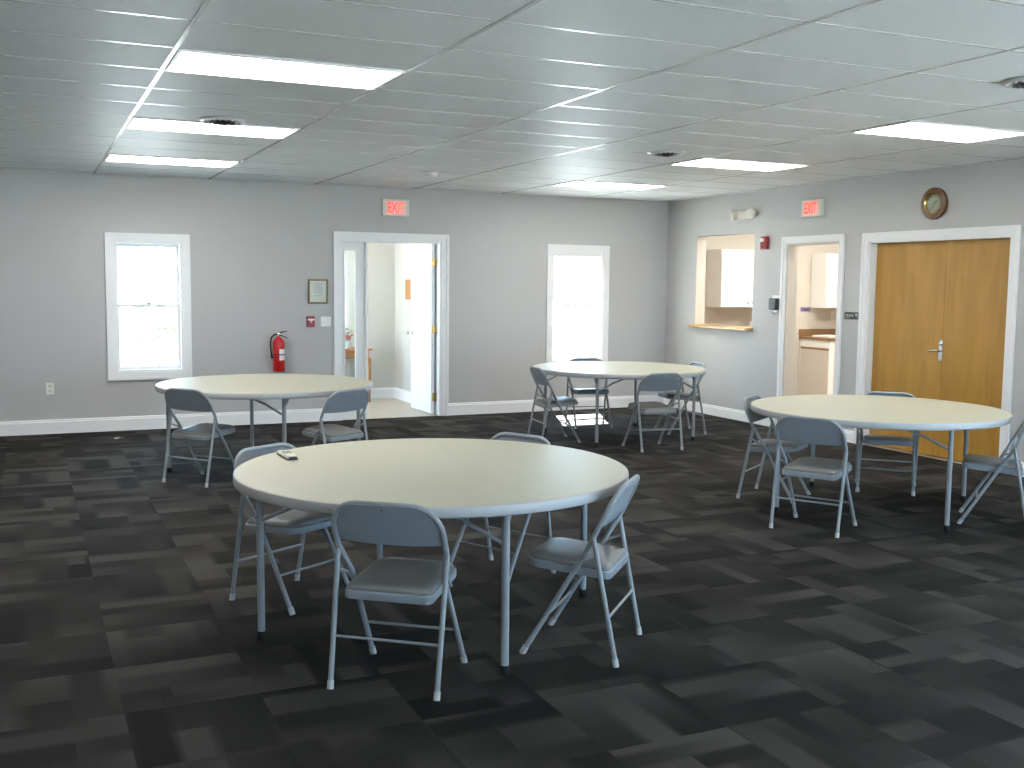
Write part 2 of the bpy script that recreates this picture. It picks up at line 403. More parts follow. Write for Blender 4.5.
# ------------------------------------------------------------------ windows
def make_window(name, hole, label, axis='y', c=D, sgn=1, depth=BT, blind=False, cas=True, grid=True):
    """double hung window; sgn = direction from the room to outside"""
    a0, a1, z0, z1 = hole
    e = bpy.data.objects.new(name, None); COL.objects.link(e); struct(e, label)
    def bx(mb, u0, u1, d0, d1, zz0, zz1, bev=0):
        y0, y1 = c+sgn*d0, c+sgn*d1
        if axis == 'y': mb.box(u0, u1, y0, y1, zz0, zz1, bev)
        else: mb.box(y0, y1, u0, u1, zz0, zz1, bev)
    if cas: casing(MB(), axis, c, -sgn, a0, a1, z0, z1, .085).build('window_casing', M['trim'], e, 0)
    f = MB(); t = .02
    bx(f, a0, a0+t, 0, depth, z0, z1); bx(f, a1-t, a1, 0, depth, z0, z1); bx(f, a0+t, a1-t, 0, depth, z1-t, z1); bx(f, a0+t, a1-t, 0, depth, z0, z0+t)
    f.build('window_frame', M['trim'], e, 0)
    zm = (z0+z1)/2 + .01; A0, A1 = a0+t, a1-t
    for up in (0, 1):
        d0 = .075 if not up else .115
        s0, s1 = (z0+t, zm+.018) if not up else (zm-.018, z1-t)
        st, rl = .032, .036
        sh = MB()
        bx(sh, A0, A0+st, d0, d0+.035, s0, s1); bx(sh, A1-st, A1, d0, d0+.035, s0, s1)
        bx(sh, A0+st, A1-st, d0, d0+.035, s0, s0+rl); bx(sh, A0+st, A1-st, d0, d0+.035, s1-rl, s1)
        so = sh.build('sash', M['trim'], e, 0)
        mu = MB(); g0, g1 = A0+st, A1-st; h0, h1 = s0+rl, s1-rl
        for k in (1, 2):
            x = g0+(g1-g0)*k/3; bx(mu, x-.007, x+.007, d0+.020, d0+.030, h0, h1)
        zz = (h0+h1)/2; bx(mu, g0, g1, d0+.021, d0+.029, zz-.007, zz+.007)
        if grid: mu.build('muntin_grid', M['trim'], so, 0)
        p = MB(); bx(p, g0-.004, g1+.004, d0+.014, d0+.018, h0-.004, h1+.004); p.build('pane', M['glass'], so, 0)
        if not up:
            lk = MB(); xm = (a0+a1)/2
            bx(lk, xm-.03, xm+.03, d0+.002, d0+.034, s1, s1+.012, .003); bx(lk, xm-.008, xm+.026, d0-.006, d0+.02, s1+.012, s1+.022, .003)
            lk.build('sash_lock', M['ink'], so, 0)
    if blind:
        b = MB(); bx(b, A0+.002, A1-.002, .02, .06, z1-t-.045, z1-t, .004); b.build('blind_headrail', M['white'], e, 0)
        wd = MB(); xx = A1-.09
        wd.tube([(xx, c+sgn*.014, z1-t-.03), (xx, c+sgn*.014, z1-t-.62)], .004, 6); wd.build('blind_wand', M['ink'], e)
    return e
make_window('window_1', W1, 'white double-hung window beside the fire extinguisher')
make_window('window_2', W2, 'white double-hung window at the far corner table', blind=True, grid=False)
for k, h in enumerate(REARW): make_window('window_%d' % (k+3), h, 'white double-hung window in the rear wall', 'y', YB, -1, .15)
for k, h in enumerate(SIDEW): make_window('window_%d' % (k+8), h, 'white double-hung window in the right wall', 'x', W, 1, RT)
make_window('window_7', LW, 'white window in the lobby side wall', 'x', LX0, -1, .15)

# ------------------------------------------------------------------ lobby door with sidelight
sl = MB(); y0, y1 = D+.05, D+.095; gx0, gx1 = 2.690, 2.822; sx0, sx1 = D1[0]+.02, 2.955
sl.box(sx0, gx0, y0, y1, 0, 2.08); sl.box(gx1, sx1-.03, y0, y1, 0, 2.08); sl.box(gx0, gx1, y0, y1, 1.975, 2.08); sl.box(gx0, gx1, y0, y1, 0, .22)
sl.box(sx1-.03, sx1, D, D+BT, 0, 2.08)
for a, b in ((gx0-.012, gx0), (gx1, gx1+.012)): sl.box(a, b, y0-.006, y0, .21, 1.985)
sl.box(gx0, gx1, y0-.006, y0, 1.975, 1.987); sl.box(gx0, gx1, y0-.006, y0, .21, .22)
slo = struct(sl.build('door_1', M['trim'], smooth=0), 'white glazed sidelight panel left of the open lobby door')
MB().box(gx0-.003, gx1+.003, D+.07, D+.075, .217, 1.978).build('pane', M['glass'], slo, 0)
# the leaf, swung fully open into the lobby
hx = D1[1]-.028; leaf = struct(MB().box(hx-.057, hx-.012, D+.12, D+.12+.745, .012, 2.085, .003).build('door_2', M['door_white'], smooth=0), 'white lobby door standing open')
kb = MB(); kp = Matrix.Translation((hx-.057, D+.12+.68, .98)) @ rot_to((-1, 0, 0))
kb.lathe([(.032, 0), (.032, .006), (.012, .01), (.012, .035), (.026, .045), (.03, .058), (.024, .07), (0.004, .074)], 20, kp)
kb.build('door_knob', M['chrome'], leaf)
for z in (.22, 1.05, 1.86):
    hg = MB(); hg.tube([(hx-.008, D+.108, z-.05), (hx-.008, D+.108, z+.05)], .007, 8); hg.box(hx-.045, hx-.008, D+.114, D+.1205, z-.05, z+.05)
    hg.box(hx-.004, hx+.0085, D+.108, D+.150, z-.05, z+.05)
    hg.build('hinge', M['brass'], leaf)

# ------------------------------------------------------------------ wooden double doors
ym = 2.555
for k, (a, b, nm) in enumerate(((ym+.002, DD[1]-.022, 'door_3'), (DD[0]+.022, ym-.002, 'door_4'))):
    d = struct(MB().box(W+.085, W+.128, a, b, .01, DD[3]-.022, .002).build(nm, M['birch'], smooth=0), ('left', 'right')[k] + ' leaf of the honey wood double doors')
    if k == 0:
        pl = MB(); pl.box(W+.074, W+.0855, ym-.012, ym+.034, .925, 1.125, .003); lk = pl.build('lock_plate', M['chrome'], d, 0)
        lv = MB(); yy = ym+.011
        lv.tube([(W+.076, yy, 1.02), (W+.03, yy, 1.02)], .011, 10); lv.tube([(W+.03, yy-.012, 1.02), (W+.03, yy+.03, 1.02), (W+.034, yy+.105, 1.014)], [.011, .010, .008], 10)
        lv.build('lever_handle', M['chrome'], d)
        cy = MB(); cy.lathe([(.015, 0), (.015, .012), (.012, .016), (.002, .016)], 16, Matrix.Translation((W+.074, yy, 1.085)) @ rot_to((-1, 0, 0))); cy.build('lock_cylinder', M['chrome'], lk)
# blank wall close behind the closed doors is the hall; nothing of it shows

# ------------------------------------------------------------------ folding chair
def rounded_back(w, ztop, rad, n=7):
    pts = []
    for k in range(n+1):
        a = pi - pi/2*k/n; pts.append((-w+rad+rad*cos(a), ztop-rad+rad*sin(a)))
    for k in range(n+1):
        a = pi/2 - pi/2*k/n; pts.append((w-rad+rad*cos(a), ztop-rad+rad*sin(a)))
    return pts
def yback(z):   # frame depth at a height
    if z < .44: return .215 - (.215+.045)*z/.44
    if z < .56: return -.045 - (z-.44)/.12*.065
    return -.110 - (z-.56)/.21*.103
def xback(z):
    if z < .44: return .207 - .010*z/.44
    if z < .56: return .197 + (z-.44)/.12*.030
    return .227
def make_chair():
    root = thing('folding_chair', (0, 0, 0), 0, 'grey folding chair', 'chair', 'grey metal folding chairs')
    R = .0115; ZT = .756; rad = .115
    # back hoop
    zs = [.39, .44, .48, .52, .56, .59, ZT-rad-.002]
    left = [(-xback(z), yback(z), z) for z in zs]
    arc = [(x, yback(z), z) for x, z in rounded_back(.227, ZT, rad)]
    right = [(xback(z), yback(z), z) for z in reversed(zs)]
    MB().tube(left+arc+right, R, 12).build('back_frame', M['steel'], root, 60)
    # backrest sheet: curved panel inside the hoop
    mb = MB(); nx, nz = 20, 8; th = .004
    def top(x):
        ax = abs(x); lim = .222
        if ax > lim-rad:
            q = min(1, (ax-(lim-rad))/rad); return ZT-rad + rad*math.sqrt(max(0, 1-q*q)) - .002
        return ZT-.002
    vs = []; fs = []
    for lay in (0, 1):
        for j in range(nz+1):
            for i in range(nx+1):
                u = -1+2*i/nx; x = .219*u
                zb = .588 - .008*(1-u*u); zt = max(top(x), zb+.02)
                z = zb + (zt-zb)*j/nz
                y = yback(z) - .018*(1-u*u) - th*(lay-.5) + (0.004 if j == 0 else 0)
                vs.append((x, y, z))
    def I(l, i, j): return l*(nx+1)*(nz+1) + j*(nx+1) + i
    for j in range(nz):
        for i in range(nx):
            fs.append((I(0, i, j), I(0, i+1, j), I(0, i+1, j+1), I(0, i, j+1))); fs.append((I(1, i, j), I(1, i, j+1), I(1, i+1, j+1), I(1, i+1, j)))
    for i in range(nx):
        fs.append((I(0, i, 0), I(1, i, 0), I(1, i+1, 0), I(0, i+1, 0))); fs.append((I(0, i, nz), I(0, i+1, nz), I(1, i+1, nz), I(1, i, nz)))
    for j in range(nz):
        fs.append((I(0, 0, j), I(0, 0, j+1), I(1, 0, j+1), I(1, 0, j))); fs.append((I(0, nx, j), I(1, nx, j), I(1, nx, j+1), I(0, nx, j+1)))
    mb.add(vs, fs); br = mb.build('backrest', M['steel_light'], root, 50)
    for x, z in ((-.17, .705), (0, .738), (.17, .705), (.203, .640), (-.203, .640)):
        y = yback(z) - .018*(1-(x/.219)**2) - .002
        MB().lathe([(.005, 0), (.004, .0025), (.001, .003)], 10, Matrix.Translation((x, y, z)) @ rot_to((0, -1, 0))).build('rivet', M['chrome'], br)
    # legs
    for sx in (-1, 1):
        lg = MB().tube([(sx*xback(z), yback(z), z) for z in (.012, .15, .30, .41)], R, 12).build('leg', M['steel'], root, 60)
        MB().tube([(sx*xback(0), yback(0), 0.0), (sx*xback(.03), yback(.03), .032)], .0142, 12).build('foot_cap', M['cap'], lg, 60)
        p0 = Vector((sx*.222, -.212, 0)); p1 = Vector((sx*.230, -.105, .55))
        lg = MB().tube([p0+(p1-p0)*.02, p1], R*.95, 12).build('leg', M['steel'], root, 60)
        MB().tube([p0, p0+(p1-p0)*.06], .0135, 12).build('foot_cap', M['cap'], lg, 60)
        q = p0+(p1-p0)*.845
        lk = MB(); lk.tube([q, (sx*.216, -.05, .435), (sx*.212, .0, .395)], .0065, 8); lk.tube([(sx*.190, yback(.425), .425), (sx*.219, yback(.425), .425)], .009, 8)
        lk.build('hinge_link', M['steel'], root, 60)
    z = .205; a = Vector((.222, -.212, 0)).lerp(Vector((.222, -.105, .545)), z/.545)
    MB().tube([(-a.x, a.y, a.z), (a.x, a.y, a.z)], .0062, 8).build('crossbar', M['steel'], root, 60)
    z = .175; MB().tube([(-xback(z), yback(z), z), (xback(z), yback(z), z)], .0062, 8).build('crossbar', M['steel'], root, 60)
    # seat pan and vinyl pad
    def seat_outline(inset, n=6):
        y0, y1 = -.168+inset, .212-inset; wf, wb = .186-inset, .186-inset; pts = []
        def arc(cx, cy, r, a0, a1):
            for k in range(n+1):
                a = a0+(a1-a0)*k/n; pts.append((cx+r*cos(a), cy+r*sin(a)))
        rf, rb = .06, .03
        arc(wf-rf, y1-rf, rf, 0, pi/2); arc(-wf+rf, y1-rf, rf, pi/2, pi); arc(-wb+rb, y0+rb, rb, pi, 3*pi/2); arc(wb-rb, y0+rb, rb, 3*pi/2, 2*pi)
        return pts
    def loft(mb, levels):
        n = None; vs = []; fs = []
        for ins, z in levels:
            o = seat_outline(ins); n = len(o)
            vs += [(x, y, z - .026 + .075*(y-.03)) for x, y in o]
        m = len(levels)
        for i in range(m-1):
            for k in range(n):
                l = (k+1) % n; fs.append((i*n+k, i*n+l, (i+1)*n+l, (i+1)*n+k))
        fs.append(tuple(range(n-1, -1, -1))); fs.append(tuple((m-1)*n+k for k in range(n)))
        return mb.add(vs, fs)
    loft(MB(), [(.012, .398), (.002, .400), (0, .404), (0, .430), (.004, .434), (.02, .434)]).build('seat', M['steel_light'], root, 40)
    loft(MB(), [(.010, .433), (.006, .440), (.010, .449), (.024, .456), (.055, .460), (.09, .462)]).build('seat_pad', M['vinyl'], root, 60)
    return root
chair0 = make_chair()
CH = [
 ((0.671, -0.752), (0.626, 0.78), 'grey folding chair seen from behind at the near edge of the front table'),
 ((1.54, -0.712), (-0.715, 0.7), 'grey folding chair seen side-on at the right end of the front table'),
 ((0.515, 0.495), (0.5, -0.866), 'grey folding chair tucked under the front table beside the remote control'),
 ((1.66, 0.475), (-0.88, -0.47), 'grey folding chair behind the front table, mostly hidden by its top'),
 ((0.578, 3.924), (0.777, 0.629), 'grey folding chair at the left end of the table below the fire extinguisher'),
 ((1.54, 3.49), (-0.46, 0.885), 'grey folding chair at the right end of the table below the fire extinguisher'),
 ((4.235, 4.86), (0.99, -0.14), 'grey folding chair seen side-on at the left end of the far corner table'),
 ((5.12, 5.7), (-0.25, -0.97), 'grey folding chair between far corner table and window, sunlight on its seat'),
 ((4.918, 4.056), (0.05, 0.999), 'grey folding chair seen from behind at the near edge of the far corner table'),
 ((5.83, 4.93), (-0.98, 0.2), 'grey folding chair at the right end of the far corner table, facing left'),
 ((4.091, 0.711), (0.865, 0.5), 'grey folding chair seen from behind, nearest chair at the table by the wooden doors'),
 ((4.505, 1.65), (0.56, -0.83), 'grey folding chair tucked under the left end of the table by the wooden doors'),
 ((5.53, 1.545), (-0.7, -0.715), 'grey folding chair between that table and the wooden double doors, mostly hidden'),
 ((5.385, 0.38), (-0.655, 0.755), 'grey folding chair cut off by the right edge of the photo'),
]
CH[12] = (CH[12][0], CH[12][1], 'grey folding chair with its back to the wooden double doors, mostly hidden by the table')
for k, ((x, y), f, lab) in enumerate(CH):
    o = chair0 if k == 0 else copy_tree(chair0)
    o.location = (x, y, 0); o.rotation_euler.z = math.atan2(-f[0], f[1]); o['label'] = lab

# ------------------------------------------------------------------ round folding table
TR, TH, LR = .915, .737, .815
def make_table():
    root = thing('folding_table', (0, 0, 0), 0, 'round folding table', 'table', 'round folding tables')
    h = TH
    MB().lathe([(.02, h-.030), (TR-.06, h-.030), (TR-.05, h-.046), (TR-.018, h-.047), (TR-.016, h-.004), (TR-.009, h-.0005), (TR-.013, h), (TR-.04, h+.0005), (.02, h)], 96).build('tabletop', M['table'], root, 40)
    bd = MB(); n = 96; prof = [(TR-.016, h-.047), (TR-.010, h-.048), (TR-.003, h-.045), (TR, h-.040), (TR, h-.009), (TR-.0025, h-.003), (TR-.008, h-.0003), (TR-.0165, h-.004)]
    vs = [(r*cos(2*pi*k/n), r*sin(2*pi*k/n), z) for r, z in prof for k in range(n)]; m = len(prof)
    fs = [(i*n+k, i*n+(k+1) % n, ((i+1) % m)*n+(k+1) % n, ((i+1) % m)*n+k) for i in range(m) for k in range(n)]
    eb = bd.add(vs, fs).build('daylit_rim', M['band'], root, 40); eb['label'] = 'table rim tinted pale grey as by daylight'  # separate ring whose grey stands for daylight on the rim
    for k in range(4):
        a = radians(90*k); ca, sa = cos(a), sin(a)
        # folding direction: legs 0,3 share a frame, legs 1,2 share the other
        fd = radians(135) if k in (0, 3) else radians(315)
        p = Vector((LR*ca, LR*sa, 0)); d = Vector((cos(fd), sin(fd), 0))
        lg = MB(); lg.tube([p+Vector((0, 0, .015)), p+Vector((0, 0, h-.032))], .0165, 14)
        lo = lg.build('leg', M['steel'], root, 60)
        MB().lathe([(.018, 0), (.0195, .003), (.0195, .036), (.017, .04)], 14, Matrix.Translation(p)).build('foot_cap', M['black'], lo, 50)
        b = MB(); q0 = p+Vector((0, 0, .545)); q1 = p + d*.36 + Vector((0, 0, h-.05))
        b.tube([q0, q0.lerp(q1, .5)+Vector((0, 0, .012)), q1], .0095, 8); b.box(-.02, .02, -.03, .03, h-.062, h-.03, 0, Matrix.Translation((q1.x, q1.y, 0)) @ Matrix.Rotation(fd, 4, 'Z'))
        b.build('brace', M['steel'], root, 60)
        gs = MB(); inn = (Vector((LR*cos(radians(90*(3-k if k in (0, 3) else 3-k))), LR*sin(radians(90*(3-k))), 0)) - p).normalized()
        gs.tube([p+Vector((0, 0, h-.13)), p+inn*.075+Vector((0, 0, h-.045))], .008, 8); gs.build('gusset', M['steel'], lo, 60)
    for k in (0, 1):
        a, b = ((0, 3), (1, 2))[k]
        pa = Vector((LR*cos(radians(90*a)), LR*sin(radians(90*a)), h-.045)); pb = Vector((LR*cos(radians(90*b)), LR*sin(radians(90*b)), h-.045))
        MB().tube([pa, pb], .012, 10).build('crossbar', M['steel'], root, 60)
    return root
tab0 = make_table()
TB = [((1.062, -.08), .4, 'large round cream-topped folding table nearest the camera, a remote control on it'),
      ((1.186, 4.38), -2, 'round cream-topped folding table below the fire extinguisher and left window'),
      ((5.03, 4.92), 45, 'round cream-topped folding table in the far corner by the sunlit window'),
      ((4.95, 1.075), -8, 'round cream-topped folding table in front of the wooden double doors')]
for k, ((x, y), a, lab) in enumerate(TB):
    o = tab0 if k == 0 else copy_tree(tab0)
    o.location = (x, y, 0); o.rotation_euler.z = radians(a); o['label'] = lab; q = (1.016, 1, 1, .985)[k]; o.scale = (q, q, 1)

# remote control on the front table
rm = thing('remote_control', (.475, .43, TH+.001), radians(28), 'small white remote control lying on the front table', 'remote control')
rm.rotation_euler.z = radians(3)
MB().box(-.028, .028, -.10, .10, .004, .022, .006).build('body', M['ivory'], rm)
MB().box(-.027, .027, -.101, .099, 0, .008, .003).build('base', M['dark'], rm)
MB().box(-.02, .02, -.103, -.097, .006, .018, .002).build('battery_end', M['dark'], rm)
for i in range(3):
    for j in range(4):
        MB().box(-.019+.0145*i, -.010+.0145*i, -.02+.022*j, -.010+.022*j, .0215, .0245, .001).build('button', M['ink'] if (i+j) % 2 else M['dark'], rm)

# ------------------------------------------------------------------ ceiling lights and vents
def light_at(i, j, label, x=None, y=None, z=H):
    x0 = i*CW if x is None else x; y0 = j*RH if y is None else y
    cx, cy = x0+CW/2, y0+RH/2
    r = thing('ceiling_light', (cx, cy, z), 0, label, 'ceiling light', 'fluorescent ceiling lights')
    a, b = CW/2-.012, RH/2-.012
    f = MB(); w = .018
    for q in ((-a, a, -b, -b+w), (-a, a, b-w, b), (-a, -a+w, -b+w, b-w), (a-w, a, -b+w, b-w)): f.box(*q, -.010, .0)
    f.build('light_frame', M['trim'], r, 0)
    MB().box(-a+w, a-w, -b+w, b-w, -.009, -.001).build('diffuser', M['glow'], r, 0)
    return r
light_at(0, 1, 'white fluorescent ceiling panel nearest on the left, largest of the left row')
light_at(0, 5, 'white fluorescent ceiling panel in the middle of the left row, beside a vent')
light_at(0, 9, 'white fluorescent ceiling panel above the left window, farthest of the left row')
light_at(4, 1, 'white fluorescent ceiling panel nearest on the right, before the clock')
light_at(4, 5, 'white fluorescent ceiling panel in the middle of the right row')
light_at(4, 9, 'white fluorescent ceiling panel in the far corner above the right window')
for i in (0, 4, -4):
    for j in (-8,) + ((1, 5, 9) if i == -4 else ()): light_at(i, j, 'white fluorescent ceiling panel outside the picture')

def vent(x, y, label):
    r = thing('ceiling_vent', (x, y, H), 0, label, 'vent', 'round ceiling vents')
    f = MB().lathe([(.10, -.001), (.155, -.001), (.16, -.006), (.15, -.014), (.128, -.020), (.118, -.018), (.118, -.004), (.10, -.004)], 40)
    f.build('flange', M['diff_white'], r, 50)
    MB().lathe([(.005, -.004), (.119, -.004), (.119, -.0025), (.005, -.0025)], 32).build('duct', M['diff_dark'], r, 50)
    for k, (r0, dz) in enumerate(((.098, .024), (.066, .03), (.034, .036))):
        MB().lathe([(r0-.026, -.006), (r0-.024, -.006), (r0, -dz), (r0-.003, -dz-.001), (r0-.03, -.008)], 32).build('cone_ring', M['diff_dark'], r, 50)
    for k in range(20):
        a = 2*pi*k/20
        MB().box(.116, .134, -.006, .006, -.024, -.016, 0, Matrix.Rotation(a, 4, 'Z')).build('screw_tab', M['diff_white'], r, 0)
    return r
vent(.58, 2.76, 'round ceiling vent beside the middle left light')
vent(4.18, 2.77, 'round ceiling vent beside the middle right light')
vent(4.20, -.72, 'round ceiling vent cut off by the right edge of the photo')
sd = thing('smoke_detector', (3.01, 5.24, H), 0, 'small white smoke detector on the ceiling before the lobby door', 'smoke detector')
MB().lathe([(.07, -.007), (.072, -.012), (.066, -.035), (.05, -.048), (.004, -.05)], 28).build('body', M['white'], sd, 40)
MB().lathe([(.075, -.005), (.076, -.007), (.004, -.0072)], 28).build('base', M['white'], sd, 40)

# ------------------------------------------------------------------ text
def text_mesh(txt, size, depth, bold=.0):
    c = bpy.data.curves.new('lettering', 'FONT'); c.body = txt; c.size = size; c.extrude = depth; c.align_x = 'CENTER'; c.align_y = 'CENTER'; c.offset = bold
    o = bpy.data.objects.new('lettering', c); COL.objects.link(o)
    dg = bpy.context.evaluated_depsgraph_get(); dg.update()
    me = bpy.data.meshes.new_from_object(o.evaluated_get(dg)); bpy.data.objects.remove(o)
    return me
def letters(name, txt, w, h, depth, material, parent, M4, bold=0):
    me = text_mesh(txt, 1, .01, bold)
    xs = [v.co.x for v in me.vertices]; ys = [v.co.y for v in me.vertices]
    cx, cy = (max(xs)+min(xs))/2, (max(ys)+min(ys))/2; sx, sy = w/(max(xs)-min(xs)), h/(max(ys)-min(ys))
    for v in me.vertices: v.co = M4 @ Vector(((v.co.x-cx)*sx, (v.co.y-cy)*sy, v.co.z/.01*depth))
    me.materials.clear(); me.materials.append(material)
    o = bpy.data.objects.new(name, me); COL.objects.link(o); o.parent = parent
    return o

def exit_sign(p, n, w, h, t, label):
    r = thing('exit_sign', (0, 0, 0), 0, label, 'exit sign', 'illuminated exit signs')
    F = rot_to(n); r.location = p
    MB().box(-w/2, w/2, -h/2, h/2, 0, t, .006, F).build('housing', M['ivory'], r, 40)
    MB().box(-w*.38, w*.38, -h*.41, h*.41, t-.002, t+.002, 0, F).build('face_plate', M['exit_face'], r, 0)
    letters('lettering', 'EXIT', w*.60, h*.64, .002, M['exit_red'], r, F @ Matrix.Translation((0, 0, t+.003)), .012)
    return r
exit_sign((3.283, D, 2.484), (0, -1, 0), .325, .197, .05, 'lit red exit sign above the white lobby door')
exit_sign((W, 4.305, 2.455), (-1, 0, 0), .315, .185, .055, 'lit red exit sign above the kitchen doorway')

# ------------------------------------------------------------------ things on the back wall
pf = thing('picture_frame', (2.359, D-.0085, 1.503), 0, 'small gilt-framed certificate beside the lobby door', 'picture frame'); pf.rotation_euler.x = radians(3.5)   # hangs leaning out a little at the top
F = rot_to((0, -1, 0)); w, h = .116, .141
fr = MB()
for q in ((-w, w, h-.02, h), (-w, w, -h, -h+.02), (-w, -w+.02, -h+.02, h-.02), (w-.02, w, -h+.02, h-.02)): fr.box(*q, 0, .02, .004, F)
fr.build('frame', M['gold'], pf, 0)
ce = MB().box(-w+.018, w-.018, -h+.018, h-.018, .001, .008, 0, F).build('certificate', M['paper'], pf, 0)
tx = MB()
for y, l in ((.085, .05), (.062, .035), (.04, .06), (.02, .06), (0, .055), (-.02, .06), (-.05, .03)): tx.box(-l, l, y-.003, y+.003, .0078, .0092, 0, F)
tx.build('writing', M['ink'], ce, 0)
MB().box(-w+.018, w-.018, -h+.018, h-.018, .012, .014, 0, F).build('glazing', M['glass'], pf, 0)

ps = thing('fire_alarm_pull', (2.27, D+.001, 1.159), 0, 'red fire alarm pull station under the certificate', 'fire alarm')
MB().box(-.047, .047, -.062, .062, 0, .035, .008, F).build('housing', M['darkred'], ps, 0)
hd = MB(); hd.prism([(-.038, .03), (.038, .03), (.038, .012), (.014, .012), (.0, -.02), (-.014, .012), (-.038, .012)], .034, .045, F); hd.build('pull_handle', M['paper'], ps, 0)
sw = thing('light_switch', (2.45, D, 1.155), 0, 'white light switch plate beside the lobby door', 'light switch')
MB().box(-.06, .06, -.058, .058, 0, .007, .003, F).build('plate', M['white'], sw, 0)
for x in (-.025, .025): MB().box(x-.006, x+.006, -.012, .012, .006, .016, .002, F).build('toggle', M['white'], sw, 0)
ou = thing('wall_outlet', (-.484, D, .475), 0, 'white power outlet low on the wall left of the window', 'outlet')
MB().box(-.038, .038, -.062, .062, 0, .007, .003, F).build('plate', M['white'], ou, 0)
for z in (-.026, .026):
    rc = MB().box(-.017, .017, z-.014, z+.014, .006, .009, .002, F).build('socket', M['ivory'], ou, 0)
    sl_ = MB()
    for x in (-.007, .007): sl_.box(x-.0012, x+.0012, z-.005, z+.005, .0088, .0095, 0, F)
    sl_.build('slots', M['dark'], rc, 0)

# fire extinguisher
fx, fz = 1.885, .60; ex = thing('fire_extinguisher', (fx, D-.085, fz), 0, 'red fire extinguisher hanging on the wall above the left table', 'fire extinguisher')
Rr = .066
MB().lathe([(.05, 0), (Rr-.004, .004), (Rr, .012), (Rr, .32), (Rr*.9, .345), (Rr*.6, .37), (.022, .385), (.02, .40), (.004, .40)], 32).build('cylinder', M['red'], ex, 40)
lb = MB(); n = 10; vs = []; fs = []
for i in range(n+1):
    a = radians(-95+ 85*i/n)
    for z in (.13, .255):
        vs.append(((Rr+.0012)*cos(a), (Rr+.0012)*sin(a), z))
        vs.append(((Rr-.001)*cos(a), (Rr-.001)*sin(a), z))
for i in range(n):
    a = 4*i; b = a+4
    fs += [(a, b, b+2, a+2), (a+1, a+3, b+3, b+1), (a, a+1, b+1, b), (a+2, b+2, b+3, a+3)]
fs += [(0, 2, 3, 1), (4*n, 4*n+1, 4*n+3, 4*n+2)]
lb.add(vs, fs).build('label', M['paper'], ex, 60)
MB().lathe([(Rr+.0005, .185), (Rr+.0025, .186), (Rr+.0025, .198), (Rr+.0005, .199)], 32).build('strap', M['dark'], ex, 40)
MB().box(-.02, .02, .063, .086, .05, .36, .003).build('wall_bracket', M['dark'], ex, 0)
MB().lathe([(.018, .398), (.018, .43), (.012, .44), (.003, .44)], 16).build('valve', M['brass'], ex, 40)
MB().tube([(-.012, 0, .425), (.03, -.03, .445), (.085, -.06, .455)], [.009, .008, .005], 8).build('top_lever', M['dark'], ex, 50)
MB().tube([(-.008, 0, .412), (.03, -.03, .405), (.095, -.055, .375)], [.008, .008, .005], 8).build('carry_handle', M['dark'], ex, 50)
MB().tube([(-.01, 0, .42), (-.05, -.01, .415), (-.085, -.015, .38), (-.095, -.02, .32), (-.092, -.02, .25), (-.085, -.02, .20), (-.08, -.02, .15)], [.009]*6+[.012], 10).build('hose', M['black'], ex, 60)
MB().lathe([(.014, 0), (.014, .006), (.003, .008)], 14, Matrix.Translation((.0, -.016, .425)) @ rot_to((0, -1, 0))).build('gauge', M['chrome'], ex, 50)

# ------------------------------------------------------------------ things on the right wall
F = rot_to((-1, 0, 0))     # local x runs towards -Y (to the right in the picture)
cl = thing('wall_clock', (W, 2.638, 2.398), 0, 'round wooden wall clock above the double doors', 'clock')
oc = [(.148*cos(radians(11.25*k)), .148*sin(radians(11.25*k))) for k in range(32)]
def ring_prism(mb, o, i, z0, z1, M4, zi=None):
    n = len(o); vs = [(x, y, z0) for x, y in o] + [(x, y, z1) for x, y in o] + [(x, y, z1 if zi is None else zi) for x, y in i] + [(x, y, z0) for x, y in i]
    fs = []
    for k in range(n):
        l = (k+1) % n
        for a in range(4):
            b = (a+1) % 4; fs.append((a*n+k, a*n+l, b*n+l, b*n+k))
    return mb.add(vs, fs, M4)
o32 = oc; i32 = [(.098*cos(math.atan2(y, x)), .098*sin(math.atan2(y, x))) for x, y in o32]
rg = MB(); ring_prism(rg, o32, i32, 0, .03, F, .042); rg.build('case', M['clock_wood'], cl, 30)
be = MB(); i2 = [(.9*x, .9*y) for x, y in i32]; ring_prism(be, i32, i2, .008, .044, F, .030); be.build('bezel', M['brass'], cl, 30)
fc = MB().lathe([(.095, .006), (.095, .012), (.003, .012)], 40, F).build('clock_face', M['face'], cl, 30)
tk = MB()
for k in range(12): tk.box(-.003, .003, .068, .082, .012, .0135, 0, F @ Matrix.Rotation(pi/6*k, 4, 'Z'))
tk.build('hour_marks', M['dark'], fc, 0)
MB().box(-.003, .003, -.012, .048, .0138, .0155, 0, F @ Matrix.Rotation(radians(-60), 4, 'Z')).build('hour_hand', M['dark'], fc, 0)
MB().box(-.002, .002, -.012, .07, .0158, .0172, 0, F @ Matrix.Rotation(radians(150), 4, 'Z')).build('minute_hand', M['dark'], fc, 0)
MB().lathe([(.097, .024), (.097, .026), (.003, .027)], 40, F).build('glazing', M['glass'], cl, 30)

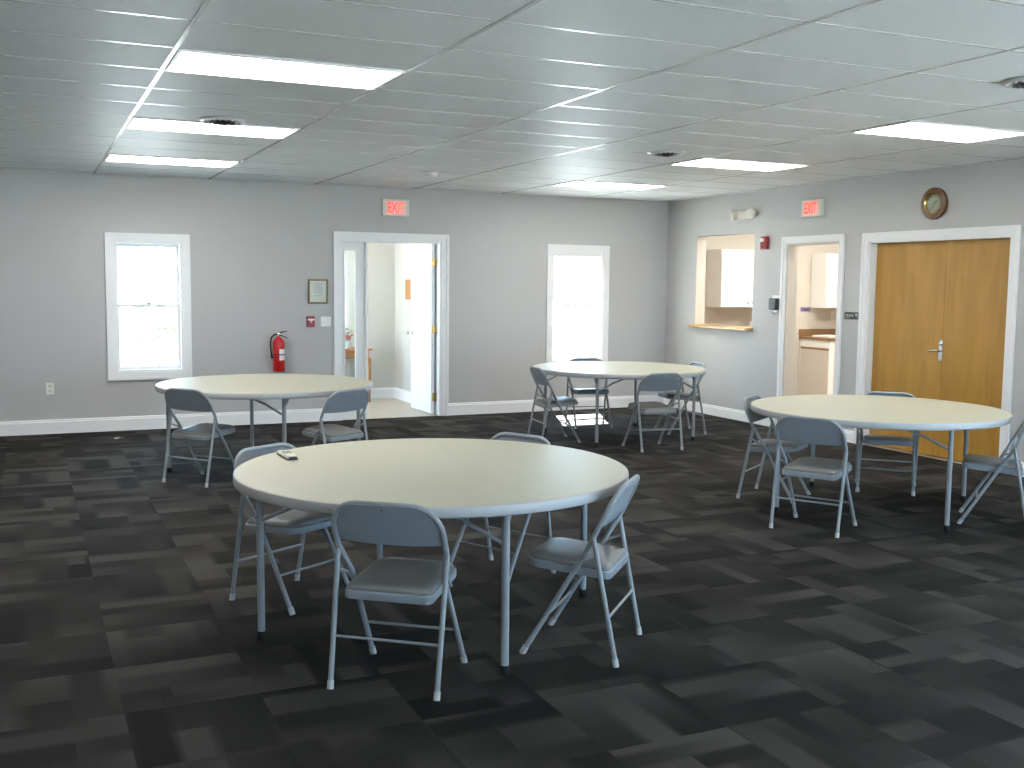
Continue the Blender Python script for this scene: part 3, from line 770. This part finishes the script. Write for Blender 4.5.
em = thing('emergency_light', (W+.001, 5.50, 2.45), 0, 'twin-headed emergency light above the serving hatch', 'emergency light')
bd = MB().box(-.10, .10, -.05, .045, 0, .06, .012, F).build('housing', M['ivory'], em, 0)
for sx in (-1, 1):
    D_ = (F.to_3x3() @ Vector((sx*.55, -.25, 1))).normalized()
    c0 = F @ Vector((sx*.165, .005, .055)); q = D_.to_track_quat('Z', 'Y').to_matrix().to_4x4()
    hd = MB().lathe([(.02, -.045), (.045, -.035), (.062, .0), (.064, .03), (.058, .034)], 24, Matrix.Translation(c0) @ q); hd.tube([F @ Vector((sx*.09, 0, .03)), F @ Vector((sx*.15, 0, .04))], .014, 8)
    ho = hd.build('lamp_head', M['ivory'], em, 40)
    MB().lathe([(.054, .031), (.050, .040), (.003, .044)], 24, Matrix.Translation(c0) @ q).build('lamp_lens', M['lens'], ho, 40)
st = thing('alarm_strobe', (W+.001, 5.112, 2.108), 0, 'red fire alarm strobe beside the kitchen doorway', 'fire alarm strobe')
MB().box(-.06, .06, -.075, .07, 0, .045, .01, F).build('housing', M['darkred'], st, 0)
MB().box(-.035, .025, .012, .056, .044, .066, .008, F).build('strobe_lens', M['lens'], st, 0)
gr = MB()
for k in range(4): gr.box(-.035, .035, -.055+.014*k, -.048+.014*k, .0445, .047, 0, F)
gr.build('horn_grille', M['dark'], st, 0)
th = thing('wall_dispenser', (W, 4.885, 1.41), 0, 'black box on a white backplate beside the kitchen doorway', 'wall box')
MB().box(-.07, .07, -.10, .10, 0, .012, .004, F).build('backplate', M['white'], th, 0)
MB().box(-.066, .062, -.062, .066, .011, .07, .010, F).build('box', M['dark'], th, 0)
MB().box(-.045, .045, -.095, -.061, .011, .04, .008, F).build('tray', M['white'], th, 0)
sg = thing('door_sign', (W, 3.672, 1.318), 0, 'small black sign with pale lettering between doorway and double doors', 'sign')
MB().box(-.108, .108, -.036, .036, 0, .008, .002, F).build('plate', M['dark'], sg, 0)
sx_ = MB()
for k in range(5): sx_.box(-.088+.024*k, -.072+.024*k, -.010, .014, .0078, .0092, 0, F)
sx_.box(.05, .09, -.006, .022, .0078, .0092, 0, F); sx_.box(.075, .092, -.022, -.014, .0078, .0092, 0, F); sx_.box(-.088, -.02, -.023, -.018, .0078, .0092, 0, F)
sx_.build('lettering', M['signtext'], sg, 0)

# serving shelf
sh = thing('serving_shelf', (W, (PASS[0]+PASS[1])/2, PASS[2]+.0005), 0, 'light wood shelf on the sill of the serving hatch', 'shelf')
hw = (PASS[1]-PASS[0])/2
MB().box(-.10, RT+.06, -hw+.002, hw-.002, 0, .035, .004).build('board', M['oak'], sh, 0)
MB().box(-.09, -.001, -hw-.03, hw+.035, 0.0005, .0345, .004).build('nosing', M['oak'], sh, 0)

# ------------------------------------------------------------------ kitchen
def cabinet(name, x0, x1, z0, z1, d, ndoor, label, cat='cabinet'):
    r = thing(name, (x0, D-.02, z0), 0, label, cat)
    h = z1-z0
    MB().box(0, x1-x0, -d+.02, 0, 0, h).build('body', M['cabinet'], r, 0)
    wd = (x1-x0)/ndoor
    for k in range(ndoor):
        a, b = k*wd+.004, (k+1)*wd-.004
        m = MB(); m.box(a, b, -d, -d+.0195, .004, h-.004, .003)
        fw = .055
        m.box(a+fw+.018, b-fw-.018, -d-.006, -d+.002, .004+fw+.018, h-.004-fw-.018, .004)
        for q in ((a, b, h-.004-fw, h-.004), (a, b, .004, .004+fw), (a, a+fw, .004+fw, h-.004-fw), (b-fw, b, .004+fw, h-.004-fw)): m.box(q[0], q[1], -d-.008, -d+.001, q[2], q[3], .003)
        do = m.build('door', M['cabinet'], r, 0)
        kx = b-.03 if k % 2 == 0 else a+.03
        MB().lathe([(.008, 0), (.006, .012), (.014, .018), (.012, .026), (.002, .028)], 12, Matrix.Translation((kx, -d-.007, .06 if z0 > 1 else h-.06)) @ rot_to((0, -1, 0))).build('knob', M['chrome'], do, 50)
    return r
cabinet('wall_cabinet', 7.70, 8.62, 1.325, 2.095, .33, 2, 'white wall cabinet seen through the serving hatch')
cabinet('wall_cabinet', 9.50, 10.36, 1.315, 2.075, .33, 2, 'white wall cabinet seen through the kitchen doorway')
bc = cabinet('base_cabinet', 9.34, 10.6, 0, .87, .60, 3, 'white base cabinet with brown end band through the kitchen doorway')
MB().box(-.006, .0, -.60, -.02, .735, .765).build('end_band', M['counter'], bc, 0)
MB().box(-.006, .0, -.60, -.02, .02, .735).build('end_panel', M['cream_wall'], bc, 0)
ct = thing('countertop', (9.34, D-.02, .87), 0, 'brown laminate countertop with backsplash in the kitchen', 'countertop')
MB().box(-.03, 1.28, -.63, 0, 0.0, .038, .004).build('slab', M['counter'], ct, 0)
struct(MB().box(9.31, 10.62, D-.04, D-.02, .908, 1.01, .003).build('trim_8', M['counter'], smooth=0), 'brown backsplash strip above the kitchen counter')
pp = tag(MB().box(9.40, 9.68, D-.55, D-.2, .908, .934, .003).build('paper_stack', M['paper'], smooth=0), 'stack of white papers on the brown kitchen counter', 'papers')
ko = thing('kitchen_outlet', (9.93, D-.012, 1.20), 0, 'white outlet on the kitchen wall under the cabinet', 'outlet')
Fk = rot_to((0, -1, 0)); MB().box(-.04, .04, -.062, .062, 0, .007, .003, Fk).build('plate', M['white'], ko, 0)
for z in (-.026, .026): MB().box(-.017, .017, z-.014, z+.014, .006, .009, .002, Fk).build('socket', M['ivory'], ko, 0)
pq = thing('wall_plaque', (9.42, D-.012, 1.29), 0, 'small purple plaque on the cream kitchen wall', 'plaque')
MB().box(-.085, .085, -.03, .03, 0, .010, .002, Fk).build('plate', M['purple'], pq, 0)
MB().box(-.05, .055, -.014, .002, .0095, .011, 0, Fk).build('writing', M['dark'], pq, 0)
# counter with canisters under the hatch cabinet
b2 = cabinet('base_cabinet', 7.35, 8.45, 0, .87, .60, 3, 'white base cabinet below the serving hatch view')
c2 = thing('countertop', (7.35, D-.02, .87), 0, 'brown laminate countertop behind the serving hatch', 'countertop')
MB().box(-.03, 1.12, -.63, 0, 0.0, .038, .004).build('slab', M['counter'], c2, 0)
cn = thing('canister', (8.36, D-.16, .908), 0, 'grey canister standing on the counter behind the serving hatch', 'canister')
MB().lathe([(.05, 0), (.053, .004), (.053, .21), (.05, .213)], 24).build('body', M['ink'], cn, 40)
MB().lathe([(.054, .212), (.054, .228), (.012, .236), (.012, .25), (.003, .252)], 24).build('lid', M['ink'], cn, 40)
for x, y in ((7.8, 4.5), (9.9, 4.5), (7.8, 5.6), (9.3, 5.9)):
    light_at(0, 0, 'fluorescent ceiling panel inside the kitchen', x-CW/2, y-RH/2)

# ------------------------------------------------------------------ lobby
cb = thing('cork_board', (LX1, 8.64, 1.52), 0, 'small brown cork board on the lobby wall beyond the open door', 'cork board')
F = rot_to((-1, 0, 0)); MB().box(-.11, .11, -.13, .13, 0, .012, .002, F).build('board', M['cork'], cb, 0)
fr = MB()
for q in ((-.12, .12, .122, .135), (-.12, .12, -.135, -.122), (-.12, -.108, -.122, .122), (.108, .12, -.122, .122)): fr.box(*q, 0, .018, .002, F)
fr.build('frame', M['table_wood'], cb, 0)
tbx, tby = 3.33, 9.03
stb = thing('side_table', (tbx, tby, 0), 0, 'brown wooden side table in the lobby behind the sidelight', 'table')
MB().box(-.40, .20, -.19, .19, .70, .725, .006).build('table_top', M['table_wood'], stb, 0)
MB().box(-.36, .16, -.15, .15, .59, .70, .002).build('apron', M['table_wood'], stb, 0)
for sx in (-.36, .165):
    for sy in (-.155, .155):
        MB().tube([(sx, sy, 0), (sx, sy, .03), (sx, sy, .25), (sx, sy, .60)], [.018, .014, .02, .022], 10).build('leg', M['table_wood'], stb, 50)
fp = thing('flower_pot', (3.2, 8.93, .725), 0, 'white pot of pink flowers on the lobby side table', 'potted flowers')
MB().lathe([(.04, 0), (.05, .01), (.062, .09), (.066, .10), (.058, .10), (.054, .085)], 24).build('pot', M['white'], fp, 40)
for k in range(14):
    a = k*2.4; r = .012+.004*k; z = .13+.06*random.random()
    MB().lathe([(.004, -.018), (.018, -.010), (.022, 0), (.015, .012), (.003, .016)], 8, Matrix.Translation((r*cos(a), r*sin(a), z))).build('blossom', M['pink'] if k % 3 else M['paper'], fp, 60)
lf = MB()
for k in range(40):
    a = random.random()*6.28; r = .02+.06*random.random(); z = .10+.17*random.random()
    c = Vector((r*cos(a), r*sin(a), z)); u = Vector((cos(a+.6), sin(a+.6), .5))*.03; v = Vector((-sin(a), cos(a), .2))*.014
    lf.add([c-u, c+v, c+u, c-v], [(0, 1, 2, 3)])
lf.build('leaves', M['green'], fp, 0)
light_at(0, 0, 'unseen fluorescent panel added to light the lobby', 2.7-CW/2, 8.3-RH/2, H-.05)  # added fill lamp, out of view above the lobby

# ------------------------------------------------------------------ outside
struct(MB().box(-60, 70, -60, 80, -.45, -.13).build('ground', mat('pale_gravel', (.34, .36, .37), .9, noise=.1), smooth=0))
def tree(x, y, h, cr, n, label, name='tree', cat='tree', lsz=.16):
    r = thing(name, (x, y, -.13), 0, label, cat)
    rnd = random.Random(int(x*10+y))
    tk = MB(); tk.tube([(0, 0, -.05), (.03, 0, h*.3), (0, .04, h*.62), (.02, .02, h)], [cr*.085, cr*.07, cr*.05, cr*.02], 10)
    for k in range(6):
        a = k*1.05; tk.tube([(0, .02, h*.6), (cr*.35*cos(a), cr*.35*sin(a), h*.75), (cr*.7*cos(a), cr*.7*sin(a), h*.95)], [cr*.035, cr*.025, cr*.01], 6)
    tk.build('trunk', M['bark'], r, 60)
    f = MB(); vs = []; fs = []
    for k in range(n):
        d = Vector((rnd.gauss(0, 1), rnd.gauss(0, 1), rnd.gauss(0, 1))).normalized()*(cr*(rnd.random()**.4))
        c = Vector((d.x, d.y, h + d.z*.85)) if name == 'tree' else Vector((d.x, d.y, max(.03, h+d.z*.8)))
        u = Vector((rnd.gauss(0, 1), rnd.gauss(0, 1), rnd.gauss(0, 1))).normalized(); w = u.orthogonal().normalized()
        b = len(vs); vs += [c-u*lsz, c+w*lsz*.5, c+u*lsz, c-w*lsz*.5]; fs.append((b, b+1, b+2, b+3))
    f.add(vs, fs); f.build('foliage', M['leaf'], r, 0)
    return r
tree(3.0, 12.4, 8.6, 2.7, 9000, 'unseen leafy tree beyond the lobby, added to shade the left window', lsz=.2)  # out of view, placed to keep direct sun off the left window
tree(-.1, 21.5, .9, 1.1, 1500, 'round green shrub outside the left window', 'shrub', 'shrub', .09)
tree(3.6, 27.0, 1.0, 1.2, 1500, 'second green shrub on the lawn outside the left window', 'shrub', 'shrub', .09)

# ------------------------------------------------------------------ light
w = bpy.data.worlds.new('sky'); S.world = w; w.use_nodes = True
bg = w.node_tree.nodes['Background']; bg.inputs[0].default_value = (.50, .73, 1, 1); bg.inputs[1].default_value = 12.0
sun = bpy.data.lights.new('sun', 'SUN'); sun.energy = 170; sun.angle = radians(.6); sun.color = (1, .97, .92)
so = bpy.data.objects.new('sun', sun); COL.objects.link(so)
so.rotation_euler = Vector((-.40, -1, -1.30)).to_track_quat('-Z', 'Y').to_euler()

# ------------------------------------------------------------------ camera
yaw, pitch, roll = .433, .095, .010
cy_, sy_, cp, sp, cr_, sr = cos(yaw), sin(yaw), cos(pitch), sin(pitch), cos(roll), sin(roll)
Fv = Vector((sy_*cp, cy_*cp, -sp)); R0 = Vector((cy_, -sy_, 0)); U0 = R0.cross(Fv)
Rv = R0*cr_ + U0*sr; Uv = -R0*sr + U0*cr_
cam = bpy.data.cameras.new('camera'); co = bpy.data.objects.new('camera', cam); COL.objects.link(co)
mw = Matrix((Rv, Uv, -Fv)).transposed().to_4x4(); mw.translation = (-.689, -4.753, 1.611); co.matrix_world = mw
cam.sensor_width = 36; cam.lens = 36*1051.87/1024; cam.clip_end = 300
S.camera = co
S.view_settings.view_transform = 'Standard'; S.view_settings.look = 'None'; S.view_settings.gamma = 1
S.view_settings.use_curve_mapping = False; S.view_settings.exposure = .50
